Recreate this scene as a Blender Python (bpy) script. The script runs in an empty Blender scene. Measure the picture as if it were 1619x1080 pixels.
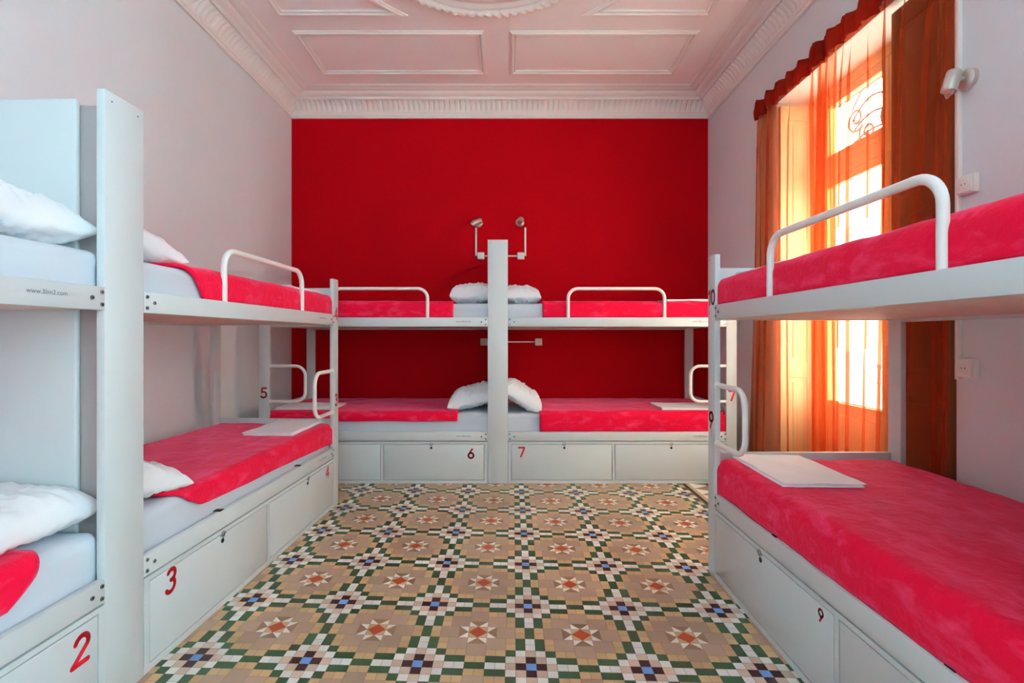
import bpy, bmesh, math, random
from mathutils import Vector, Matrix, noise
random.seed(7)
PI = math.pi
SC = bpy.context.scene
COL = SC.collection

# ------------------------------------------------------------------ materials
def srgb(r, g, b):
    def f(c):
        c /= 255.0
        return c / 12.92 if c <= 0.04045 else ((c + 0.055) / 1.055) ** 2.4
    return (f(r), f(g), f(b), 1.0)

def mat(name, col, rough=0.5, metal=0.0, bump=0.0, bscale=40.0, var=0.0, vscale=6.0, sheen=0.0, spec=0.5, stretch=None):
    m = bpy.data.materials.new(name)
    m.use_nodes = True
    nt = m.node_tree
    b = nt.nodes['Principled BSDF']
    b.inputs['Base Color'].default_value = col
    b.inputs['Roughness'].default_value = rough
    b.inputs['Metallic'].default_value = metal
    b.inputs['Specular IOR Level'].default_value = spec
    if sheen:
        b.inputs['Sheen Weight'].default_value = sheen
        b.inputs['Sheen Roughness'].default_value = 0.4
    tc = nt.nodes.new('ShaderNodeTexCoord')
    src = tc.outputs['Object']
    if stretch:
        mp = nt.nodes.new('ShaderNodeMapping')
        mp.inputs['Scale'].default_value = stretch
        nt.links.new(src, mp.inputs['Vector'])
        src = mp.outputs['Vector']
    if bump:
        n = nt.nodes.new('ShaderNodeTexNoise')
        n.inputs['Scale'].default_value = bscale
        n.inputs['Detail'].default_value = 4
        nt.links.new(src, n.inputs['Vector'])
        bp = nt.nodes.new('ShaderNodeBump')
        bp.inputs['Strength'].default_value = bump
        bp.inputs['Distance'].default_value = 0.01
        nt.links.new(n.outputs['Fac'], bp.inputs['Height'])
        nt.links.new(bp.outputs['Normal'], b.inputs['Normal'])
    if var:
        n = nt.nodes.new('ShaderNodeTexNoise')
        n.inputs['Scale'].default_value = vscale
        n.inputs['Detail'].default_value = 5
        nt.links.new(src, n.inputs['Vector'])
        mr = nt.nodes.new('ShaderNodeMapRange')
        mr.inputs['From Min'].default_value = 0.3
        mr.inputs['From Max'].default_value = 0.7
        mr.inputs['To Min'].default_value = 1 - var
        mr.inputs['To Max'].default_value = 1 + var
        nt.links.new(n.outputs['Fac'], mr.inputs['Value'])
        mx = nt.nodes.new('ShaderNodeVectorMath')
        mx.operation = 'SCALE'
        mx.inputs[0].default_value = col[:3]
        nt.links.new(mr.outputs['Result'], mx.inputs['Scale'])
        nt.links.new(mx.outputs['Vector'], b.inputs['Base Color'])
    return m

M = {}
M['wall'] = mat('wall_paint', srgb(222, 224, 227), 0.85, bump=0.12, bscale=90, var=0.02, vscale=1.5)
M['red_wall'] = mat('red_wall_paint', srgb(172, 0, 14), 0.75, bump=0.10, bscale=70, var=0.04, vscale=1.2, spec=0.06)
M['ceil'] = mat('ceiling_paint', srgb(243, 235, 236), 0.9, var=0.02, vscale=2)
M['plaster'] = mat('white_plaster', srgb(236, 229, 225), 0.8, bump=0.08, bscale=60)
M['white'] = mat('white_lacquer', srgb(208, 213, 214), 0.36, bump=0.02, bscale=15, var=0.015, vscale=3)
M['metal_white'] = mat('white_tube_paint', srgb(236, 234, 231), 0.3)
M['core'] = mat('grey_board', srgb(180, 172, 172), 0.6)
M['ply'] = mat('pale_plywood', srgb(226, 205, 190), 0.6, var=0.06, vscale=3, stretch=(1, 12, 1))
M['bolt'] = mat('zinc_bolt', srgb(150, 150, 150), 0.35, metal=0.9)
M['bolt_dark'] = mat('bolt_socket', srgb(40, 40, 42), 0.6)
M['black'] = mat('black_hole', srgb(12, 12, 13), 0.5)
M['num'] = mat('red_number_paint', srgb(205, 14, 34), 0.45)
M['ink'] = mat('grey_print', srgb(95, 98, 102), 0.6)
M['sheet'] = mat('white_cotton', srgb(203, 210, 219), 0.9, bump=0.35, bscale=7, sheen=0.15)
M['pillow'] = mat('white_pillow_cotton', srgb(236, 237, 240), 0.9, bump=0.75, bscale=7, sheen=0.15)
M['linen'] = mat('folded_linen_white', srgb(248, 247, 250), 0.9, bump=0.5, bscale=8)
M['steel'] = mat('brushed_nickel', srgb(205, 198, 190), 0.38, metal=0.75)
M['lens'] = mat('frosted_lens', srgb(235, 215, 210), 0.3)
M['plastic'] = mat('white_plastic', srgb(236, 230, 224), 0.35)
M['shutter'] = mat('cream_paint', srgb(206, 182, 134), 0.55, var=0.03, vscale=4)
M['shaded_shutter'] = mat('shaded_shutter_paint', srgb(112, 74, 48), 0.5, var=0.08, vscale=3, stretch=(6, 6, 1))  # near shutter: shade put into the colour, same paint as the cream leaf
M['iron'] = mat('wrought_iron', srgb(96, 94, 98), 0.5)
M['facade'] = mat('pale_facade', srgb(236, 237, 238), 0.9, var=0.03, vscale=1)
M['dimmed_facade'] = mat('dimmed_facade_grey', srgb(94, 96, 98), 0.9, var=0.06, vscale=1)  # facade colour darkened to stand in for a dimmer view outside
M['facade_dark'] = mat('facade_window', srgb(50, 56, 62), 0.2)
M['stone'] = mat('balcony_stone', srgb(190, 186, 180), 0.8, bump=0.1)

def plush():
    m = bpy.data.materials.new('crimson_plush')
    m.use_nodes = True
    nt = m.node_tree
    b = nt.nodes['Principled BSDF']
    b.inputs['Roughness'].default_value = 0.85
    b.inputs['Specular IOR Level'].default_value = 0.15
    b.inputs['Sheen Weight'].default_value = 0.5
    b.inputs['Sheen Roughness'].default_value = 0.35
    b.inputs['Sheen Tint'].default_value = srgb(255, 140, 185)
    tc = nt.nodes.new('ShaderNodeTexCoord')
    n = nt.nodes.new('ShaderNodeTexNoise')
    n.inputs['Scale'].default_value = 5.5
    n.inputs['Detail'].default_value = 7
    n.inputs['Roughness'].default_value = 0.62
    n.inputs['Distortion'].default_value = 0.35
    mp = nt.nodes.new('ShaderNodeMapping')
    mp.inputs['Scale'].default_value = (1.0, 1.8, 2.4)
    nt.links.new(tc.outputs['Object'], mp.inputs['Vector'])
    nt.links.new(mp.outputs['Vector'], n.inputs['Vector'])
    cr = nt.nodes.new('ShaderNodeValToRGB')
    e = cr.color_ramp.elements
    e[0].position = 0.50; e[0].color = srgb(216, 3, 48)
    e[1].position = 0.80; e[1].color = srgb(236, 70, 112)
    nt.links.new(n.outputs['Fac'], cr.inputs['Fac'])
    nt.links.new(cr.outputs['Color'], b.inputs['Base Color'])
    n2 = nt.nodes.new('ShaderNodeTexNoise')
    n2.inputs['Scale'].default_value = 260
    n2.inputs['Detail'].default_value = 2
    bp = nt.nodes.new('ShaderNodeBump')
    bp.inputs['Strength'].default_value = 0.25
    bp.inputs['Distance'].default_value = 0.004
    nt.links.new(tc.outputs['Object'], n2.inputs['Vector'])
    nt.links.new(n2.outputs['Fac'], bp.inputs['Height'])
    n3 = nt.nodes.new('ShaderNodeTexNoise')
    n3.inputs['Scale'].default_value = 18
    n3.inputs['Detail'].default_value = 4
    n3.inputs['Distortion'].default_value = 1.0
    b3 = nt.nodes.new('ShaderNodeBump')
    b3.inputs['Strength'].default_value = 0.45
    b3.inputs['Distance'].default_value = 0.012
    nt.links.new(tc.outputs['Object'], n3.inputs['Vector'])
    nt.links.new(n3.outputs['Fac'], b3.inputs['Height'])
    nt.links.new(bp.outputs['Normal'], b3.inputs['Normal'])
    nt.links.new(b3.outputs['Normal'], b.inputs['Normal'])
    return m
M['plush'] = plush()

def sheer(name, opac, tint, fab):
    m = bpy.data.materials.new(name)
    m.use_nodes = True
    nt = m.node_tree
    nt.nodes.remove(nt.nodes['Principled BSDF'])
    out = nt.nodes['Material Output']
    tr = nt.nodes.new('ShaderNodeBsdfTransparent'); tr.inputs['Color'].default_value = tint
    df = nt.nodes.new('ShaderNodeBsdfDiffuse'); df.inputs['Color'].default_value = fab
    tl = nt.nodes.new('ShaderNodeBsdfTranslucent'); tl.inputs['Color'].default_value = fab
    a = nt.nodes.new('ShaderNodeMixShader'); a.inputs['Fac'].default_value = 0.55
    nt.links.new(df.outputs[0], a.inputs[1]); nt.links.new(tl.outputs[0], a.inputs[2])
    x = nt.nodes.new('ShaderNodeMixShader')
    tc = nt.nodes.new('ShaderNodeTexCoord')
    mp = nt.nodes.new('ShaderNodeMapping'); mp.inputs['Scale'].default_value = (1, 1, 220)
    n = nt.nodes.new('ShaderNodeTexNoise'); n.inputs['Scale'].default_value = 1.0; n.inputs['Detail'].default_value = 3
    mr = nt.nodes.new('ShaderNodeMapRange')
    mr.inputs['To Min'].default_value = opac - 0.02; mr.inputs['To Max'].default_value = opac + 0.02
    nt.links.new(tc.outputs['Object'], mp.inputs['Vector']); nt.links.new(mp.outputs['Vector'], n.inputs['Vector'])
    nt.links.new(n.outputs['Fac'], mr.inputs['Value']); nt.links.new(mr.outputs['Result'], x.inputs['Fac'])
    nt.links.new(tr.outputs[0], x.inputs[1]); nt.links.new(a.outputs[0], x.inputs[2])
    nt.links.new(x.outputs[0], out.inputs['Surface'])
    return m
M['sheer'] = sheer('orange_sheer', 0.42, (1.0, 0.77, 0.55, 1), (0.60, 0.085, 0.028, 1))
M['heading'] = sheer('gathered_heading', 0.88, (1.0, 0.5, 0.3, 1), (0.42, 0.03, 0.015, 1))

def glass():
    m = bpy.data.materials.new('window_glass')
    m.use_nodes = True
    nt = m.node_tree
    nt.nodes.remove(nt.nodes['Principled BSDF'])
    tr = nt.nodes.new('ShaderNodeBsdfTransparent'); tr.inputs['Color'].default_value = (0.95, 0.97, 0.97, 1)
    gl = nt.nodes.new('ShaderNodeBsdfGlossy'); gl.inputs['Roughness'].default_value = 0.02
    x = nt.nodes.new('ShaderNodeMixShader'); x.inputs['Fac'].default_value = 0.06
    nt.links.new(tr.outputs[0], x.inputs[1]); nt.links.new(gl.outputs[0], x.inputs[2])
    nt.links.new(x.outputs[0], nt.nodes['Material Output'].inputs['Surface'])
    return m
M['glass'] = glass()

def tile_mat(name, col, rough=0.42):
    m = bpy.data.materials.new(name)
    m.use_nodes = True
    nt = m.node_tree
    b = nt.nodes['Principled BSDF']
    b.inputs['Roughness'].default_value = rough
    b.inputs['Specular IOR Level'].default_value = 0.4
    at = nt.nodes.new('ShaderNodeAttribute'); at.attribute_name = 'tone'
    tc = nt.nodes.new('ShaderNodeTexCoord')
    n = nt.nodes.new('ShaderNodeTexNoise'); n.inputs['Scale'].default_value = 2.2; n.inputs['Detail'].default_value = 8
    nt.links.new(tc.outputs['Object'], n.inputs['Vector'])
    mr = nt.nodes.new('ShaderNodeMapRange')
    mr.inputs['From Min'].default_value = 0.3; mr.inputs['From Max'].default_value = 0.7
    mr.inputs['To Min'].default_value = 0.84; mr.inputs['To Max'].default_value = 1.12
    nt.links.new(n.outputs['Fac'], mr.inputs['Value'])
    mu = nt.nodes.new('ShaderNodeMath'); mu.operation = 'MULTIPLY'
    nt.links.new(mr.outputs['Result'], mu.inputs[0]); nt.links.new(at.outputs['Fac'], mu.inputs[1])
    sc = nt.nodes.new('ShaderNodeVectorMath'); sc.operation = 'SCALE'
    sc.inputs[0].default_value = col[:3]
    nt.links.new(mu.outputs[0], sc.inputs['Scale'])
    nt.links.new(sc.outputs['Vector'], b.inputs['Base Color'])
    return m

# ------------------------------------------------------------------ helpers
def tag(o, label=None, cat=None, group=None, kind=None):
    if label: o['label'] = label
    if cat: o['category'] = cat
    if group: o['group'] = group
    if kind: o['kind'] = kind
    return o

def empty(name, loc=(0, 0, 0), rz=0.0):
    o = bpy.data.objects.new(name, None)
    o.empty_display_size = 0.1
    COL.objects.link(o)
    o.location = loc
    o.rotation_euler = (0, 0, rz)
    return o

class MB:
    """collects shapes; build() links them as one mesh object"""
    def __init__(self):
        self.bm = bmesh.new()
        self.mi = 0
    def face(self, pts, smooth=False):
        f = self.bm.faces.new([self.bm.verts.new(p) for p in pts])
        f.material_index = self.mi
        f.smooth = smooth
        return f
    def box(self, x0, x1, y0, y1, z0, z1, bev=0.0, seg=2):
        x0, x1 = min(x0, x1), max(x0, x1)
        y0, y1 = min(y0, y1), max(y0, y1)
        t = bmesh.new()
        bmesh.ops.create_cube(t, size=1.0)
        for v in t.verts:
            v.co = Vector(((x0 + x1) / 2 + v.co.x * (x1 - x0), (y0 + y1) / 2 + v.co.y * (y1 - y0), (z0 + z1) / 2 + v.co.z * (z1 - z0)))
        if bev:
            bmesh.ops.bevel(t, geom=list(t.edges), offset=bev, segments=seg, affect='EDGES', profile=0.5)
        self.merge(t, smooth=bool(bev))
        return self
    def merge(self, t, smooth=False, mtx=None):
        vm = {}
        for v in t.verts:
            vm[v] = self.bm.verts.new(mtx @ v.co if mtx else v.co)
        for f in t.faces:
            try:
                nf = self.bm.faces.new([vm[v] for v in f.verts])
                nf.smooth = smooth
                nf.material_index = self.mi
            except ValueError:
                pass
        t.free()
    def tube(self, pts, r, n=10, cap=True):
        pts = [Vector(p) for p in pts]
        rings = []
        up = None
        for i, p in enumerate(pts):
            if i == 0: d = pts[1] - pts[0]
            elif i == len(pts) - 1: d = pts[-1] - pts[-2]
            else: d = (pts[i + 1] - p).normalized() + (p - pts[i - 1]).normalized()
            d.normalize()
            if up is None:
                up = Vector((0, 0, 1)) if abs(d.z) < 0.9 else Vector((1, 0, 0))
            s = d.cross(up).normalized()
            up = s.cross(d).normalized()
            rr = r[i] if isinstance(r, (list, tuple)) else r
            rings.append([self.bm.verts.new(p + (s * math.cos(2 * PI * k / n) + up * math.sin(2 * PI * k / n)) * rr) for k in range(n)])
        for a, b in zip(rings, rings[1:]):
            for k in range(n):
                f = self.bm.faces.new((a[k], a[(k + 1) % n], b[(k + 1) % n], b[k]))
                f.smooth = True; f.material_index = self.mi
        if cap:
            for rg in (rings[0][::-1], rings[-1]):
                f = self.bm.faces.new(rg); f.material_index = self.mi
        return self
    def cyl(self, p0, p1, r, n=20, r2=None):
        return self.tube([p0, p1], [r, r2 if r2 is not None else r], n)
    def grid(self, fn, nu, nv, smooth=True, closed_u=False):
        vs = [[self.bm.verts.new(fn(i, j)) for j in range(nv)] for i in range(nu)]
        for i in range(nu if closed_u else nu - 1):
            for j in range(nv - 1):
                a, b = vs[i], vs[(i + 1) % nu]
                f = self.bm.faces.new((a[j], b[j], b[j + 1], a[j + 1]))
                f.smooth = smooth; f.material_index = self.mi
        return vs
    def build(self, name, mats, parent=None, recalc=True):
        if recalc:
            bmesh.ops.recalc_face_normals(self.bm, faces=list(self.bm.faces))
        me = bpy.data.meshes.new(name)
        self.bm.to_mesh(me)
        self.bm.free()
        for m in (mats if isinstance(mats, (list, tuple)) else [mats]):
            me.materials.append(m)
        o = bpy.data.objects.new(name, me)
        COL.objects.link(o)
        if parent is not None:
            o.parent = parent
        try:
            me.set_sharp_from_angle(angle=math.radians(38))
        except Exception:
            pass
        return o

def arc(cx, cy, r, a0, a1, n=8):
    return [(cx + r * math.cos(math.radians(a0 + (a1 - a0) * i / n)), cy + r * math.sin(math.radians(a0 + (a1 - a0) * i / n))) for i in range(n + 1)]

# ------------------------------------------------------------------ room shell
XL, XR, YB, YF, ZC = -2.386, 2.181, 5.50, -1.70, 3.892
ZK = 3.668      # underside of the cornice
def struct(mb, name, m, label, parent=None):
    o = mb.build(name, m, parent)
    if parent is None:
        tag(o, label, 'room', kind='structure')
    return o

struct(MB().box(XL - 0.25, XL, YF - 0.25, YB + 0.25, -0.2, 4.2), 'wall_left', M['wall'], 'plain pale grey plaster wall on the left')
struct(MB().box(XL, XR, YB, YB + 0.25, -0.2, 4.2), 'wall_back', M['red_wall'], 'crimson painted end wall facing the camera')
WY0, WY1, WZ = 2.445, 4.09, 3.18           # curtained french window
VY0, VY1 = -1.55, 0.62                    # second french window, beside the camera
w = MB()
XO = XR + 0.42
w.box(XR, XO, WY1, YB + 0.25, -0.2, 4.2)
w.box(XR, XO, VY1, WY0, -0.2, 4.2)
w.box(XR, XO, YF - 0.25, VY0, -0.2, 4.2)
w.box(XR, XO, WY0, WY1, WZ, 4.2)
w.box(XR, XO, VY0, VY1, WZ, 4.2)
w.box(XR, XO, WY0, WY1, -0.2, -0.001)
w.box(XR, XO, VY0, VY1, -0.2, -0.001)
struct(w, 'wall_right', M['wall'], 'pale grey plaster wall on the right with french window openings')
# wall behind the camera with an added opening that lets in fill light
w = MB()
w.box(XL, -0.3, YF - 0.25, YF, -0.2, 4.2)
w.box(0.3, XR, YF - 0.25, YF, -0.2, 4.2)
w.box(-0.3, 0.3, YF - 0.25, YF, 2.9, 4.2)
w.box(-0.3, 0.3, YF - 0.25, YF, -0.2, 1.7)
struct(w, 'wall_front', M['wall'], 'pale grey plaster wall behind the camera')
struct(MB().box(XL - 0.25, XO, YF - 0.25, YB + 0.25, ZC, ZC + 0.3), 'ceiling', M['ceil'], 'high pinkish white plaster ceiling')

# ---- floor: hydraulic mosaic, real tiles over a grout bed
def build_floor():
    names = ['grout', 'blue', 'dark', 'beige', 'white', 'green', 'orange', 'tan', 'umber', 'red']
    cols = [srgb(128, 114, 98), srgb(112, 160, 222), srgb(62, 32, 32), srgb(212, 184, 160), srgb(232, 228, 220),
            srgb(62, 92, 60), srgb(202, 164, 120), srgb(178, 148, 124), srgb(150, 116, 84), srgb(178, 70, 32)]
    mats = [tile_mat('tile_' + n, c) for n, c in zip(names, cols)]
    bm = bmesh.new()
    lay = bm.faces.layers.float.new('tone')
    rnd = random.Random(3)
    O = Vector((0.0855, 1.938)); ex = Vector((0.4435, -0.0193)) / 11; ey = Vector((0.0035, 0.4385)) / 11
    XB = 1.50
    G = 0.018
    def put(poly, ci, z=0.0):
        f = bm.faces.new([bm.verts.new((p.x, p.y, z)) for p in poly])
        f.material_index = ci
        f[lay] = rnd.uniform(0.90, 1.08)
    def poly_ab(pts, ci):
        c = [sum(p[0] for p in pts) / len(pts), sum(p[1] for p in pts) / len(pts)]
        w_ = O + ex * c[0] + ey * c[1]
        if not (XL < w_.x < XB and YF < w_.y < YB): return
        out = []
        for p in pts:
            d = Vector((c[0] - p[0], c[1] - p[1]))
            q = (p[0] + math.copysign(min(abs(d.x), G), d.x), p[1] + math.copysign(min(abs(d.y), G), d.y))
            P = O + ex * q[0] + ey * q[1]
            P.x = min(P.x, XB)
            out.append(P)
        put(out, ci)
    def rect(a0, a1, b0, b1, ci):
        poly_ab([(a0, b0), (a1, b0), (a1, b1), (a0, b1)], ci)
    seen = set()
    for I in range(-8, 7):
        for J in range(-10, 10):
            A, B = I * 11, J * 11
            def R(a0, a1, b0, b1, ci):
                for sa in (1, -1):
                    for sb in (1, -1):
                        x0, x1 = sorted((A + sa * a0, A + sa * a1)); y0, y1 = sorted((B + sb * b0, B + sb * b1))
                        k = (round(x0, 2), round(x1, 2), round(y0, 2), round(y1, 2))
                        if k in seen: continue
                        seen.add(k)
                        rect(x0, x1, y0, y1, ci)
            R(-.5, .5, -.5, .5, 1)
            R(.5, 1.5, -.5, .5, 2); R(-.5, .5, .5, 1.5, 2)
            R(.5, 1.5, .5, 1.5, 3); R(1.5, 2.5, -.5, .5, 3); R(-.5, .5, 1.5, 2.5, 3)
            R(1.5, 2.5, .5, 1.5, 4); R(.5, 1.5, 1.5, 2.5, 4)
            R(2.5, 3.5, -.5, .5, 4); R(3.5, 4.5, -.5, .5, 4); R(-.5, .5, 2.5, 3.5, 4); R(-.5, .5, 3.5, 4.5, 4)
            R(1.5, 2.5, 1.5, 2.5, 5)
            R(2.5, 4.5, .5, 1.5, 5); R(.5, 1.5, 2.5, 4.5, 5)
            R(4.5, 6.5, -.5, .5, 5); R(-.5, .5, 4.5, 6.5, 5)
            R(4.5, 5.5, .5, 1.5, 6); R(5.5, 6.5, .5, 1.5, 6); R(.5, 1.5, 4.5, 5.5, 6); R(.5, 1.5, 5.5, 6.5, 6)
            R(2.5, 3.5, 1.5, 2.5, 6); R(3.5, 4.5, 1.5, 2.5, 6); R(1.5, 2.5, 2.5, 3.5, 6); R(1.5, 2.5, 3.5, 4.5, 6)
            R(2.5, 4.5, 2.5, 4.5, 7)
            R(4.5, 6.5, 1.5, 3.5, 7); R(1.5, 3.5, 4.5, 6.5, 7)
            # eight pointed star
            cx, cy = A + 5.5, B + 5.5
            for (dx, dy) in ((0, 1), (1, 0), (0, -1), (-1, 0)):
                px, py = dy, -dx
                def W(s, t): return (cx + dx * t + px * s, cy + dy * t + py * s)
                poly_ab([W(-1, 2), W(0, 1), W(-1, 1)], 4)
                poly_ab([W(1, 2), W(1, 1), W(0, 1)], 4)
                poly_ab([W(-1, 2), W(1, 2), W(0, 1)], 8)
                poly_ab([W(0, 1), W(1, 0), W(1, 1)], 6)
            poly_ab([(cx, cy + 1), (cx + 1, cy), (cx, cy - 1), (cx - 1, cy)], 9)
    # border along the right: dark fillet, tan band with pale triangles, fillet, plain tan
    def q(x0, x1, y0, y1, ci):
        put([Vector((x0, y0)), Vector((x1, y0)), Vector((x1, y1)), Vector((x0, y1))], ci)
    y = YF
    while y < YB:
        y1 = min(y + 0.16, YB)
        q(XB + .002, XB + .03, y, y1 - .002, 2)
        q(XB + .032, XB + .06, y, y1 - .002, 6)
        ym = (y + y1) / 2
        a, b = XB + .062, XB + .20
        put([Vector((a, y)), Vector((b, ym)), Vector((a, y1 - .002))], 4)
        put([Vector((a, y)), Vector((b, y)), Vector((b, ym))], 8)
        put([Vector((b, ym)), Vector((b, y1 - .002)), Vector((a, y1 - .002))], 8)
        q(b + .002, b + .03, y, y1 - .002, 2)
        x = b + .032
        while x < XO:
            q(x, min(x + .158, XO), y, y1 - .002, 7)
            x += .16
        y = y1
    put([Vector((XL, YF)), Vector((XO, YF)), Vector((XO, YB)), Vector((XL, YB))], 0, -0.0015)
    bmesh.ops.recalc_face_normals(bm, faces=list(bm.faces))
    for f in bm.faces:
        if f.normal.z < 0: f.normal_flip()
    me = bpy.data.meshes.new('floor')
    bm.to_mesh(me); bm.free()
    for m in mats: me.materials.append(m)
    o = bpy.data.objects.new('floor', me); COL.objects.link(o)
    tag(o, 'floor of patterned mosaic tiles with red stars and blue centred crosses', 'floor', kind='structure')
build_floor()

# ---- cornice: a moulded profile with a leaf frieze in its cove, mitred at the corners
def build_cornice():
    # (distance from wall, height, leaf amplitude)
    prof = [(0.0, ZK, 0), (0.022, ZK, 0), (0.026, ZK + .018, 0), (0.020, ZK + .024, 0), (0.030, ZK + .030, 0), (0.034, ZK + .050, 0),
            (0.028, ZK + .056, 0), (0.030, ZK + .070, .25), (0.038, ZK + .092, .8), (0.050, ZK + .112, 1), (0.068, ZK + .132, 1), (0.090, ZK + .147, 1),
            (0.112, ZK + .156, .6), (0.114, ZK + .176, 0), (0.124, ZK + .176, 0), (0.127, ZK + .150, 0), (0.138, ZK + .152, 0), (0.142, ZK + .170, 0), (0.150, ZK + .176, 0),
            (0.172, ZK + .176, 0), (0.196, ZK + .186, 0), (0.210, ZK + .200, 0), (0.214, ZK + .206, 0), (0.240, ZK + .204, 0),
            (0.256, ZK + .208, 0), (0.266, ZK + .214, 0), (0.290, ZK + .212, 0), (0.310, ZK + .216, 0), (0.318, ZC, 0)]
    runs = [('left', (XL, YF), (XL, YB), (1, 0)), ('back', (XL, YB), (XR, YB), (0, -1)),
            ('right', (XR, YB), (XR, YF), (-1, 0)), ('front', (XR, YF), (XL, YF), (0, 1))]
    for k, (nm, p0, p1, nn) in enumerate(runs):
        p0 = Vector(p0); p1 = Vector(p1); nn = Vector(nn)
        d = (p1 - p0); L = d.length; d.normalize()
        per = 0.056
        n = int(L / per) * 8
        if nm == 'front': n = 2
        mb = MB()
        def fn(i, j):
            a, z, amp = prof[j]
            t = L * i / (n - 1)
            t = max(a, min(L - a, t)) if True else t
            ph = (t / per) % 1.0
            leaf = (abs(math.sin(PI * ph)) ** 0.6 - 0.55) * 0.032 * amp if nm != 'front' else 0
            groove = -0.006 * amp * math.exp(-((ph - 0.5) / 0.06) ** 2)
            off = a + leaf * .75 + groove
            q = p0 + d * t + nn * off
            return (q.x, q.y, z - leaf * .65 - groove * .6)
        mb.grid(fn, n, len(prof), smooth=True)
        o = mb.build('trim_%d' % (k + 1), M['plaster'])
        tag(o, 'white leaf moulded plaster cornice along the %s wall' % nm, 'cornice', kind='structure')
build_cornice()

def frame_mould(name, pts, w_, h_, label, closed=True, bead=True):
    """moulding strip on the ceiling along a path of (x,y) points, profile hangs below ZC"""
    pts = [Vector(p) for p in pts]
    n = len(pts)
    prof = [(-.5, 0), (-.48, .5), (-.36, .62), (-.30, .40), (-.12, .46), (-.02, .95), (.16, 1.0), (.28, .72), (.34, .45), (.46, .42), (.5, 0)]
    mb = MB()
    nor = []
    for i in range(n):
        a = pts[i] - pts[i - 1]; b = pts[(i + 1) % n] - pts[i]
        a.normalize(); b.normalize()
        na = Vector((-a.y, a.x)); nb = Vector((-b.y, b.x))
        m_ = na + nb
        m_ = m_ / max(0.25, m_.length_squared / 2)
        nor.append(m_)
    mb.grid(lambda i, j: (pts[i].x + nor[i].x * prof[j][0] * w_, pts[i].y + nor[i].y * prof[j][0] * w_, ZC + 0.0005 - prof[j][1] * h_), n, len(prof), closed_u=True)
    o = mb.build(name, M['plaster'])
    tag(o, label, 'ceiling moulding', kind='structure')
CX, CY = -0.115, 3.15
def shrink(x0, x1, y0, y1, s): return [(x0 + s, y0 + s), (x1 - s, y0 + s), (x1 - s, y1 - s), (x0 + s, y1 - s)]
for k, (x0, x1, nm) in enumerate(((-1.855, -.218, 'left'), (.005, 1.63, 'right'))):
    frame_mould('trim_%d' % (5 + k), shrink(x0, x1, 4.28, 4.98, .03)[::-1], .062, .022, 'rectangular raised plaster frame on the ceiling, %s of two' % nm)
    frame_mould('trim_%d' % (7 + k), shrink(x0, x1, 2 * CY - 4.98, 2 * CY - 4.28, .03)[::-1], .062, .022, 'rectangular raised plaster frame above the camera, %s' % nm)
k = 9
for sx in (-1, 1):
    for sy in (1, -1):
        X0 = 1.72 if sx > 0 else 1.735
        Rr = 1.19
        ya, xa = 0.895, 0.0
        # path: outer corner, along the far edge to the arc, the concave arc round the medallion, back along the side
        dyt = ya; dxt = math.sqrt(max(0, Rr ** 2 - dyt ** 2))
        dyb = 0.12; dxb = math.sqrt(Rr ** 2 - dyb ** 2)
        a0 = math.atan2(dyt, dxt); a1 = math.atan2(dyb, dxb)
        loc = [(X0, dyb), (X0, dyt)] + [(Rr * math.cos(a0 + (a1 - a0) * i / 16), Rr * math.sin(a0 + (a1 - a0) * i / 16)) for i in range(17)]
        P = [(CX + sx * a, CY + sy * b) for a, b in loc]
        if sx * sy > 0: P = P[::-1]
        frame_mould('trim_%d' % k, P, .062, .022, 'raised plaster ceiling frame with a concave corner, %s %s of the medallion' % ('left' if sx < 0 else 'right', 'far side' if sy > 0 else 'near side'))
        k += 1
def medallion():
    mb = MB()
    prof = [(.60, 0), (.61, .012), (.66, .016), (.68, .03), (.72, .034), (.745, .02), (.77, .022), (.79, .034), (.815, .034), (.825, .018), (.835, .03), (.85, .044), (.872, .050), (.895, .044), (.91, .028), (.918, 0)]
    n = 480
    def fn(i, j):
        r, h = prof[j]
        a = 2 * PI * i / n
        if 10 <= j <= 14:
            tw = math.sin(a * 80 + (j - 10) * 1.1)
            h += .007 * tw; r += .003 * tw
        return (CX - .06 + r * math.cos(a), CY + r * math.sin(a), ZC + .0005 - h)
    mb.grid(fn, n, len(prof), closed_u=True)
    o = mb.build('trim_%d' % k, M['plaster'])
    tag(o, 'round plaster ceiling medallion with a rope edge', 'ceiling medallion', kind='structure')
medallion()

# ------------------------------------------------------------------ lettering
def glyph(ch):
    """stroke paths of a digit, unit height, centred on x"""
    if ch == '1': return [[(-.16, .80), (.04, 1.0), (.04, 0)]]
    if ch == '0': return [[(.30 * math.sin(t), .5 + .5 * math.cos(t)) for t in [2 * PI * i / 22 for i in range(23)]]]
    if ch == '2': return [arc(0, .72, .28, 165, -25, 12) + [(-.32, 0), (.34, 0)]]
    if ch == '3': return [arc(-.02, .75, .25, 150, -80, 12) + [(-.02, .53)] + arc(-.02, .27, .28, 75, -150, 12)]
    if ch == '4': return [[(.14, 0), (.14, 1.0), (-.32, .28), (.32, .28)]]
    if ch == '5': return [[(.26, 1.0), (-.16, 1.0), (-.22, .56)] + arc(-.02, .31, .31, 118, -145, 14)]
    if ch == '6': return [[(.14, 1.0), (-.20, .48)] + arc(0, .29, .29, 150, 510, 20)]
    if ch == '7': return [[(-.30, 1.0), (.32, 1.0), (-.06, 0)]]
    if ch == '9': return [[(-.14, 0), (.20, .52)] + arc(0, .71, .29, -30, 330, 20)]
    return []

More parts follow.
